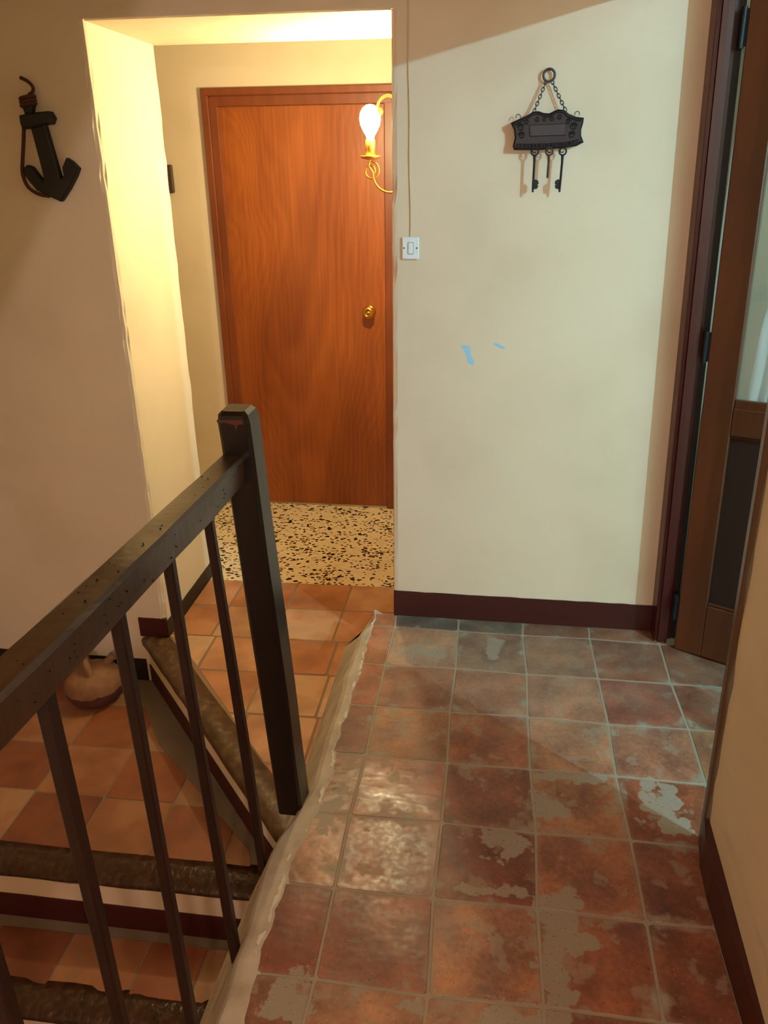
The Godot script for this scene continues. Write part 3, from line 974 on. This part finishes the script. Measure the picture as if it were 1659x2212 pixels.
# ------------------------------------------------------------------ balustrade
func build_railing():
	var r := thing("stair_railing", "dark old timber balustrade with square newel post, thick handrail and thin balusters", "railing", Vector3(-0.499, 0, -1.67))
	var o := Vector3(0.499, 0, 1.67)
	var w := noise(71, 1.2, 3)
	# newel post: square, leaning a little to the left, rounded top
	var sec := []
	var ys := [-0.03, 0.15, 0.35, 0.55, 0.75, 0.90, 1.00, 1.06, 1.105, 1.122, 1.130]
	for k in ys.size():
		var y: float = ys[k]
		var t := y / 1.12
		var cx := lerpf(-0.499, -0.566, t)
		var hw := 0.0365
		var hz := 0.046 - 0.004 * t
		if k == ys.size() - 1: hw -= 0.010; hz -= 0.010
		elif k == ys.size() - 2: hw -= 0.003; hz -= 0.003
		var b := 0.007
		var l := []
		for p in [Vector2(hw - b, hz), Vector2(hw, hz - b), Vector2(hw, -hz + b), Vector2(hw - b, -hz), Vector2(-hw + b, -hz), Vector2(-hw, -hz + b), Vector2(-hw, hz - b), Vector2(-hw + b, hz)]:
			l.append(Vector3(cx + p.x + w.get_noise_2d(y * 2.0, p.x * 40.0) * 0.004, y, -1.675 + p.y + w.get_noise_2d(y * 2.0 + 9.0, p.y * 40.0) * 0.004) + o)
		sec.append(l)
	var g := Geo.new()
	g.loft(sec)
	put("newel_post", g, M.post, r)
	# worn bare wood on the rim of the post
	g = Geo.new()
	g.prism(pts2([-36, 0, 24, 3, 25, -8, 12, -9, 8, -24, 4, -10, -20, -5, -34, -7]), Transform3D(Basis(), Vector3(-0.566, 1.112, -1.6335) + o), 0.0022)
	put("worn_rim", g, M.wear, r)
	# handrail: level, hand-planed, with a broken arris on the right
	sec = []
	var n := 120
	for k in n + 1:
		var z := -1.655 + 2.95 * k / n
		var l := []
		var j := func(i: int, s: float): return w.get_noise_2d(z * s, i * 11.0) * 0.0032
		var yb := 0.960 + 0.038 * (minf(z, -0.4) + 1.55)
		var cx := -0.5755
		for i in 8:
			var p: Vector2 = [Vector2(0.021, 0.001), Vector2(0.027, 0.006), Vector2(0.028, 0.062), Vector2(0.0235, 0.0695), Vector2(-0.019, 0.073), Vector2(-0.0275, 0.065), Vector2(-0.028, 0.008), Vector2(-0.020, 0.0)][i]
			l.append(Vector3(cx + p.x + j.call(i, 2.0), yb + p.y + j.call(i + 20, 2.0), z) + o)
		sec.append(l)
	g = Geo.new()
	g.loft(sec, false)
	put("handrail", g, M.rail, r)
	# worm holes in the rail
	g = Geo.new()
	var hr := RandomNumberGenerator.new()
	hr.seed = 5
	for k in 70:
		var z := hr.randf_range(-1.55, -0.5)
		var rad := hr.randf_range(0.0006, 0.0017)
		var yb := 0.960 + 0.038 * (z + 1.55)
		if hr.randf() < 0.62:
			var p := Vector3(-0.5478, yb + hr.randf_range(0.012, 0.056), z) + o
			g.tube([p - Vector3(0.004, 0, 0), p + Vector3(0.0015, 0, 0)], rad, 6)
		else:
			var p := Vector3(hr.randf_range(-0.592, -0.558), yb + 0.0712, z) + o
			g.tube([p - Vector3(0, 0.004, 0), p + Vector3(0, 0.0012, 0)], rad, 6)
	var wh := put("worm_holes", g, M.hole, r)
	wh.set_meta("kind", "stuff")
	# balusters
	var tops := [-1.435, -1.222, -1.008, -0.795, -0.590, -0.38, -0.17, 0.04, 0.25, 0.46, 0.67]
	var feet := [-1.478, -1.232, -0.990, -0.765, -0.560, -0.36, -0.16, 0.05, 0.26, 0.47, 0.68]
	for k in tops.size():
		sec = []
		for i in 8:
			var t := i / 7.0
			var y := lerpf(-0.10, 0.985, t)
			var h := 0.0105 + 0.0008 * sin(t * 5.0 + k)
			var x := lerpf(-0.535, -0.568, t) + 0.0015 * sin(t * 4.0 + k * 2.0)
			var z := lerpf(feet[k], tops[k], t)
			var b := 0.003
			var l := []
			for p in [Vector2(h - b, h), Vector2(h, h - b), Vector2(h, -h + b), Vector2(h - b, -h), Vector2(-h + b, -h), Vector2(-h, -h + b), Vector2(-h, h - b), Vector2(-h + b, h)]:
				l.append(Vector3(x + p.x, y, z + p.y) + o)
			sec.append(l)
		g = Geo.new()
		g.loft(sec)
		put("baluster", g, M.baluster, r)

# ------------------------------------------------------------------ lamp, wall pieces
func arc(c: Vector3, rad0: float, rad1: float, a0: float, a1: float, n := 18) -> Array:   # in the x, y plane
	var l := []
	for k in n + 1:
		var t := float(k) / n
		var a := deg_to_rad(lerpf(a0, a1, t))
		var r := lerpf(rad0, rad1, t)
		l.append(c + Vector3(cos(a) * r, sin(a) * r, 0))
	return l

func build_sconce():
	var base := Vector3(-0.337, 1.62, -3.222)
	var s := thing("wall_sconce", "lit brass candle-style wall lamp with scrolled arm beside the brown door", "wall lamp", base)
	var cx := -0.483 - base.x
	var g := Geo.new()
	g.lathe(Vector3.ZERO, [Vector2(0, 0), Vector2(0.024, 0.0), Vector2(0.024, 0.006), Vector2(0.019, 0.012), Vector2(0.012, 0.018), Vector2(0, 0.019)], 24)
	var bp := put("backplate", g, M.gilt, s)
	bp.transform = Transform3D(Basis(Vector3(0, 0, 1), PI / 2), Vector3(0, 0.05, 0))
	g = Geo.new()
	var path := arc(Vector3(-0.075, -0.005, 0), 0.075, 0.062, -10, -180, 20)
	path.append_array([Vector3(cx - 0.008, 0.02, 0), Vector3(cx, 0.045, 0)])
	g.tube(path, 0.0042, 8)
	put("scroll_arm", g, M.gilt, s)
	g = Geo.new()
	g.tube(arc(Vector3(cx + 0.002, 0.002, 0), 0.034, 0.012, 100, -420, 40), 0.0036, 8)
	put("scroll_curl", g, M.gilt, s)
	g = Geo.new()
	var top := arc(Vector3(-0.080, 0.215, 0), 0.044, 0.036, -25, 195, 18)
	g.tube(top, 0.0055, 8)
	put("upper_scroll", g, M.gilt, s)
	g = Geo.new()
	g.lathe(Vector3(-0.110, 0.203, 0), [Vector2(0, -0.016), Vector2(0.011, -0.011), Vector2(0.016, 0.0), Vector2(0.011, 0.011), Vector2(0, 0.016)], 16)
	put("scroll_ball", g, M.gilt, s)
	g = Geo.new()
	g.lathe(Vector3(cx, 0.040, 0), [Vector2(0.0, 0.0), Vector2(0.012, 0.001), Vector2(0.034, 0.006), Vector2(0.041, 0.013), Vector2(0.039, 0.015), Vector2(0.030, 0.011), Vector2(0.0, 0.010)], 28)
	put("drip_cup", g, M.gilt, s)
	g = Geo.new()
	g.lathe(Vector3(cx, 0.050, 0), [Vector2(0.0, 0.0), Vector2(0.019, 0.0), Vector2(0.0185, 0.060), Vector2(0.0, 0.062)], 24)
	put("candle_tube", g, M.gilt, s)
	g = Geo.new()
	g.lathe(Vector3(cx, 0.108, 0), [Vector2(0.0, 0.0), Vector2(0.014, 0.001), Vector2(0.016, 0.014), Vector2(0.026, 0.030), Vector2(0.036, 0.050), Vector2(0.040, 0.072), Vector2(0.037, 0.092), Vector2(0.028, 0.108), Vector2(0.014, 0.118), Vector2(0.0, 0.121)], 28)
	put("light_bulb", g, M.bulb, s)

func build_wall_things():
	# small brown plate on the passage wall
	var g := Geo.new()
	g.box(Vector3(-0.05, -0.066, 0.0), Vector3(0.05, 0.066, 0.022), 0.004)
	var o := put("switch_plate", g, M.brown_plate)
	o.position = Vector3(-1.694, 1.595, -4.18)
	tag(o, "small grey-brown plate on the passage wall left of the brown door", "plate")
	# white rocker switch and its surface cable
	var s := thing("light_switch", "white square rocker light switch on the cream wall by the opening", "switch", Vector3(-0.275, 1.389, ZW))
	g = Geo.new()
	g.box(Vector3(-0.028, -0.035, 0), Vector3(0.028, 0.035, 0.009), 0.003)
	put("plate", g, M.plastic, s)
	g = Geo.new()
	g.box(Vector3(-0.0075, -0.017, 0.008), Vector3(0.0085, 0.017, 0.0115), 0.0015)
	put("rocker", g, M.plastic, s)
	g = Geo.new()
	g.box(Vector3(-0.0095, -0.019, 0.008), Vector3(0.0105, 0.019, 0.0093))
	put("rocker_rim", g, mat(Color(0.55, 0.60, 0.64), 0.5), s)
	for x in [-0.021, 0.021]:
		g = Geo.new()
		g.tube([Vector3(x, 0.001, 0.008), Vector3(x, 0.001, 0.0102)], 0.0026, 10)
		put("screw", g, M.plastic_dark, s)
	g = Geo.new()
	var pth := []
	for k in 24:
		var t := k / 23.0
		pth.append(Vector3(lerpf(-0.275, -0.291, t) + 0.0012 * sin(k * 0.9), lerpf(1.424, 2.38, t), ZW + 0.002))
	g.tube(pth, 0.0022, 8)
	tag(put("cable", g, M.cable), "thin painted cable running up the wall from the white switch", "cable")
	build_key_rack()
	build_anchor()

func build_key_rack():
	var at := Vector3(0.137, 1.72, ZW)
	var t := thing("key_rack", "dark cast metal key rack hung by two chains from a ring", "key rack", at)
	var g := Geo.new()
	g.prism(pts2([-108, 31, -88, 39, -58, 51, -45, 60, -28, 61, -14, 56, 4, 54, 16, 60, 29, 65, 47, 63, 63, 51, 83, 44, 106, 41, 105, 26, 101, 10, 102, -6, 111, -25, 90, -35, 46, -40, -20, -44, -95, -43, -99, -33, -94, -10, -98, 13, -104, 23]), Transform3D(Basis(), Vector3(0, 0, 0.016)), 0.018, 0.005)
	put("plate", g, M.cast, t)
	g = Geo.new()
	g.prism(pts2([-54, 24, 54, 27, 55, -6, -50, -8]), Transform3D(Basis(), Vector3(0, 0, 0.032)), 0.0055, 0.002)
	put("plain_panel", g, M.panel, t)
	# relief of bosses around the panel
	g = Geo.new()
	var rr := RandomNumberGenerator.new()
	rr.seed = 3
	# leafy scrolls and beads in low relief
	var line := func(a: Array, rad: float):
		var cv := Curve3D.new()
		var p := pts2(a)
		for i in p.size():
			var tn := (p[mini(i + 1, p.size() - 1)] - p[maxi(i - 1, 0)]) / 6.0
			cv.add_point(Vector3(p[i].x, p[i].y, 0.0352), Vector3(-tn.x, -tn.y, 0), Vector3(tn.x, tn.y, 0))
		g.tube(Array(cv.tessellate_even_length(4, 0.006)), rad, 6)
	line.call([-98, 25, -84, 32, -58, 44, -44, 53, -28, 54, -12, 49, 4, 47, 16, 53, 30, 58, 46, 56, 60, 45, 82, 37, 98, 34], 0.0034)
	line.call([-90, -37, -40, -38, 10, -36, 60, -33, 102, -25], 0.0036)
	line.call([-88, -28, -40, -29, 10, -28, 60, -25, 94, -18], 0.0022)
	for sx in [-1.0, 1.0]:
		for c in [[78, 18, 11], [74, -4, 10], [62, 32, 8]]:
			var l := []
			for k in 20:
				var a := k * 0.52
				var rad: float = c[2] * 0.001 * (1.0 - k / 26.0)
				l.append(Vector3(sx * (c[0] * 0.001 + cos(a) * rad), c[1] * 0.001 + sin(a) * rad, 0.0352))
			g.tube(l, 0.0026, 6)
	for c in [[-30, 40, 7], [-10, 38, 6], [14, 40, 7], [34, 45, 7]]:
		var l := []
		for k in 18:
			var a: float = k * 0.55 + c[0] * 0.1
			var rad: float = c[2] * 0.001 * (1.0 - k / 24.0)
			l.append(Vector3(c[0] * 0.001 + cos(a) * rad, c[1] * 0.001 + sin(a) * rad, 0.0352))
		g.tube(l, 0.0024, 6)
	for k in 17:
		var p := Vector2(-0.086 + 0.0112 * k, -0.0335 + 0.0004 * k)
		var rad := rr.randf_range(0.0028, 0.0042)
		g.lathe(Vector3(p.x, p.y, 0.0352), [Vector2(0, -rad * 0.9), Vector2(rad * 0.7, -rad * 0.65), Vector2(rad, 0), Vector2(rad * 0.7, rad * 0.65), Vector2(0, rad * 0.9)], 8)
	put("relief", g, M.cast, t)
	g = Geo.new()
	g.tube(arc(Vector3(-0.003, 0.156, 0.012), 0.0165, 0.0165, 90, 449, 26), 0.0036, 8)
	put("hanging_ring", g, M.chain, t)
	g = Geo.new()
	g.tube([Vector3(-0.003, 0.171, -0.004), Vector3(-0.003, 0.171, 0.022)], 0.003, 8)
	put("nail", g, M.iron, t)
	for e in [[Vector3(-0.010, 0.142, 0.014), Vector3(-0.042, 0.058, 0.022)], [Vector3(0.005, 0.142, 0.014), Vector3(0.052, 0.060, 0.022)]]:
		g = Geo.new()
		var d: Vector3 = (e[1] - e[0])
		var n := 9
		for k in n:
			var c: Vector3 = e[0] + d * ((k + 0.5) / n)
			var dir := d.normalized()
			var side := dir.cross(Vector3(0, 0, 1)) if k % 2 == 0 else Vector3(0, 0, 1)
			var l := []
			for i in 13:
				var a := TAU * i / 12.0
				l.append(c + dir * cos(a) * d.length() / n * 0.66 + side * sin(a) * 0.0042)
			g.tube(l, 0.0015, 5)
		put("chain", g, M.chain, t)
	for p in [Vector3(-0.087, 0.047, 0.02), Vector3(0.086, 0.052, 0.02)]:
		g = Geo.new()
		g.tube(arc(p, 0.007, 0.007, -30, 210, 12), 0.0013, 6)
		put("wire_loop", g, M.chain, t)
	for x in [-0.033, 0.011, 0.049]:
		g = Geo.new()
		var h := [Vector3(x, -0.038, 0.028)]
		h.append_array(arc(Vector3(x, -0.046, 0.034), 0.006, 0.006, 130, 330, 8))
		g.tube(h, 0.0016, 6)
		put("hook", g, M.iron, t)
	# the three keys on the hooks
	var specs := [[-0.032, 0.114, 1.0, M.iron, "long dark iron key with a right-facing bit, leftmost on the rack"], [0.011, 0.074, 0.0, M.rust_key, "short brown key hanging in the middle of the rack"], [0.051, 0.114, -1.0, M.iron, "long dark iron key with a left-facing bit, rightmost on the rack"]]
	for k in 3:
		var q: Array = specs[k]
		var key := thing("key", q[4], "key", at + Vector3(q[0], -0.049, 0.036), "old keys hung from the rack")
		g = Geo.new()
		g.tube(arc(Vector3(0, 0.0, 0), 0.0105, 0.0105, 90, 449, 20), 0.0024, 8)
		put("bow", g, q[3], key)
		g = Geo.new()
		g.tube([Vector3(0, -0.009, 0), Vector3(0.0005, -0.030, 0), Vector3(0.001 * q[2], -q[1] * 0.9, 0), Vector3(0.001 * q[2], -q[1], 0)], [0.0045, 0.0036, 0.0036, 0.0028], 10)
		put("shank", g, q[3], key)
		if q[2] != 0.0:
			g = Geo.new()
			var sx: float = q[2]
			var pl := PackedVector2Array()
			for v in [Vector2(0.001, -0.080), Vector2(0.008, -0.077), Vector2(0.016, -0.082), Vector2(0.0175, -0.090), Vector2(0.0135, -0.0925), Vector2(0.017, -0.096), Vector2(0.013, -0.104), Vector2(0.001, -0.106)]: pl.append(Vector2(v.x * sx, v.y))
			g.prism(pl, Transform3D(Basis(), Vector3(0, 0, -0.002)), 0.004, 0.0008)
			put("bit", g, q[3], key)

func build_anchor():
	var t := thing("anchor_ornament", "dark wooden ship's anchor with rope hung on the shaded wall", "ornament", Vector3(-1.48, 1.66, ZW))
	var g := Geo.new()
	g.prism(pts2([-36, 100, -20, -44, -25, -62, -38, -44, -57, -16, -72, -10, -86, -20, -87, -40, -75, -59, -53, -87, -15, -106, 27, -124, 64, -84, 94, -45, 107, -22, 86, 0, 70, 10, 51, -19, 51, -45, 38, -52, 13, 111]), Transform3D(Basis(), Vector3(0, 0, 0.004)), 0.024, 0.004)
	put("shank_and_flukes", g, M.anchor, t)
	g = Geo.new()
	g.prism(pts2([-63, 136, -20, 143, 38, 147, 48, 127, 38, 110, 18, 108, -33, 100, -60, 97, -64, 113]), Transform3D(Basis(), Vector3(0, 0, 0.002)), 0.038, 0.005)
	put("stock", g, M.anchor, t)
	g = Geo.new()
	g.prism(pts2([-56, 180, -48, 192, -33, 194, -18, 188, -12, 172, -20, 158, -26, 138, -48, 138, -54, 160]), Transform3D(Basis(), Vector3(0, 0, 0.004)), 0.026, 0.006)
	put("head", g, M.anchor, t)
	var curve := func(a: Array, z: float):
		var cv := Curve3D.new()
		var p := pts2(a)
		for i in p.size():
			var tn := (p[mini(i + 1, p.size() - 1)] - p[maxi(i - 1, 0)]) / 6.0
			cv.add_point(Vector3(p[i].x, p[i].y, z), Vector3(-tn.x, -tn.y, 0), Vector3(tn.x, tn.y, 0))
		return Array(cv.tessellate_even_length(4, 0.008))
	g = Geo.new()
	g.tube(curve.call([-61, 108, -73, 57, -88, 0, -95, -39, -84, -77, -52, -99, -14, -106], 0.020), 0.0062, 8)
	put("rope", g, M.rope, t)
	g = Geo.new()
	g.tube(curve.call([-48, 245, -30, 237, -18, 228, -10, 216, -14, 204, -24, 198, -36, 190], 0.016), 0.0055, 8)
	for y in [168, 178, 188]:
		var l := []
		for i in 15:
			var a := TAU * i / 14.0
			l.append(Vector3(-0.034 + cos(a) * 0.024, y * 0.001 + 0.004 * cos(a), 0.018 + sin(a) * 0.017))
		g.tube(l, 0.0055, 8)
	put("rope_knot", g, M.rope, t)

func build_jug():
	var t := thing("clay_jug", "squat round unglazed clay jug on the winder step in the corner", "jug", Vector3(-1.583, CL, -2.548))
	# squat body; the burnt lower part meets the pale upper part along an uneven line
	var outline := [Vector2(0.0, 0.0), Vector2(0.080, 0.0), Vector2(0.098, 0.010), Vector2(0.112, 0.032), Vector2(0.1195, 0.058), Vector2(0.120, 0.074), Vector2(0.1165, 0.092), Vector2(0.108, 0.112), Vector2(0.094, 0.128), Vector2(0.072, 0.141), Vector2(0.042, 0.150), Vector2(0.0, 0.153)]
	var n := 44
	var wob := noise(81, 0.9, 3)
	for half in 2:
		var gh := Geo.new()
		gh.smooth(true)
		for i in n:
			for k in 10:
				var q := []
				for e in [[0, 0], [1, 0], [1, 1], [0, 1]]:
					var a: float = TAU * ((i + e[0]) % n) / n
					# split height in profile steps, 5.2 +- wobble
					var split := 4.7 + wob.get_noise_2d(cos(a) * 2.0, sin(a) * 2.0) * 0.9
					var th: float = (k + e[1]) / 10.0
					var f: float = th * split if half == 0 else split + th * (11.0 - split)
					var lo := mini(int(f), 10)
					var p: Vector2 = outline[lo].lerp(outline[lo + 1], f - lo)
					q.append(Vector3(cos(a) * p.x, p.y, -sin(a) * p.x))
				gh.quad(q[0], q[1], q[2], q[3])
		if half == 0:
			var ft := put("lower_body", gh, M.jug_foot, t)
			ft.set_meta("label", "darker burnt lower half")
		else: put("body", gh, M.jug, t)
	var g := Geo.new()
	var l := []
	for k in 15:
		var a := PI * k / 14.0
		l.append(Vector3(-0.012 + 0.034 * cos(a) - 0.012 * sin(a), 0.138 + 0.056 * sin(a), 0.052 * cos(a)))
	g.tube(l, 0.0135, 12)
	put("handle", g, M.jug, t)
	g = Geo.new()
	g.tube([Vector3(0.036, 0.132, -0.050), Vector3(0.052, 0.152, -0.064), Vector3(0.064, 0.163, -0.074)], [0.020, 0.016, 0.019], 14)
	put("filling_mouth", g, M.jug, t)

func build_offscreen_lamps():
	# bare ceiling lamps of the side room and the landing, both outside the frame
	var spots := [[Vector3(2.6, 2.62, 0.0), 0.06, "white glass globe hanging from the side room ceiling"], [Vector3(-0.10, 1.90, 2.0), 0.05, "white glass globe hanging from the landing ceiling"]]
	for s in spots:
		var t := thing("pendant_lamp", s[2], "ceiling lamp", s[0])
		var r: float = s[1] + 0.012
		var g := Geo.new()
		var prof := []
		for k in 13:
			var a := -PI / 2 + PI * k / 12.0
			prof.append(Vector2(maxf(0.0, cos(a)) * r, sin(a) * r))
		g.lathe(Vector3.ZERO, prof, 24)
		put("light_globe", g, M.lamp_glow, t)
		g = Geo.new()
		g.tube([Vector3(0, r - 0.004, 0), Vector3(0, 3.0 - s[0].y, 0)], 0.004, 8)
		put("cord", g, M.plastic_dark, t)
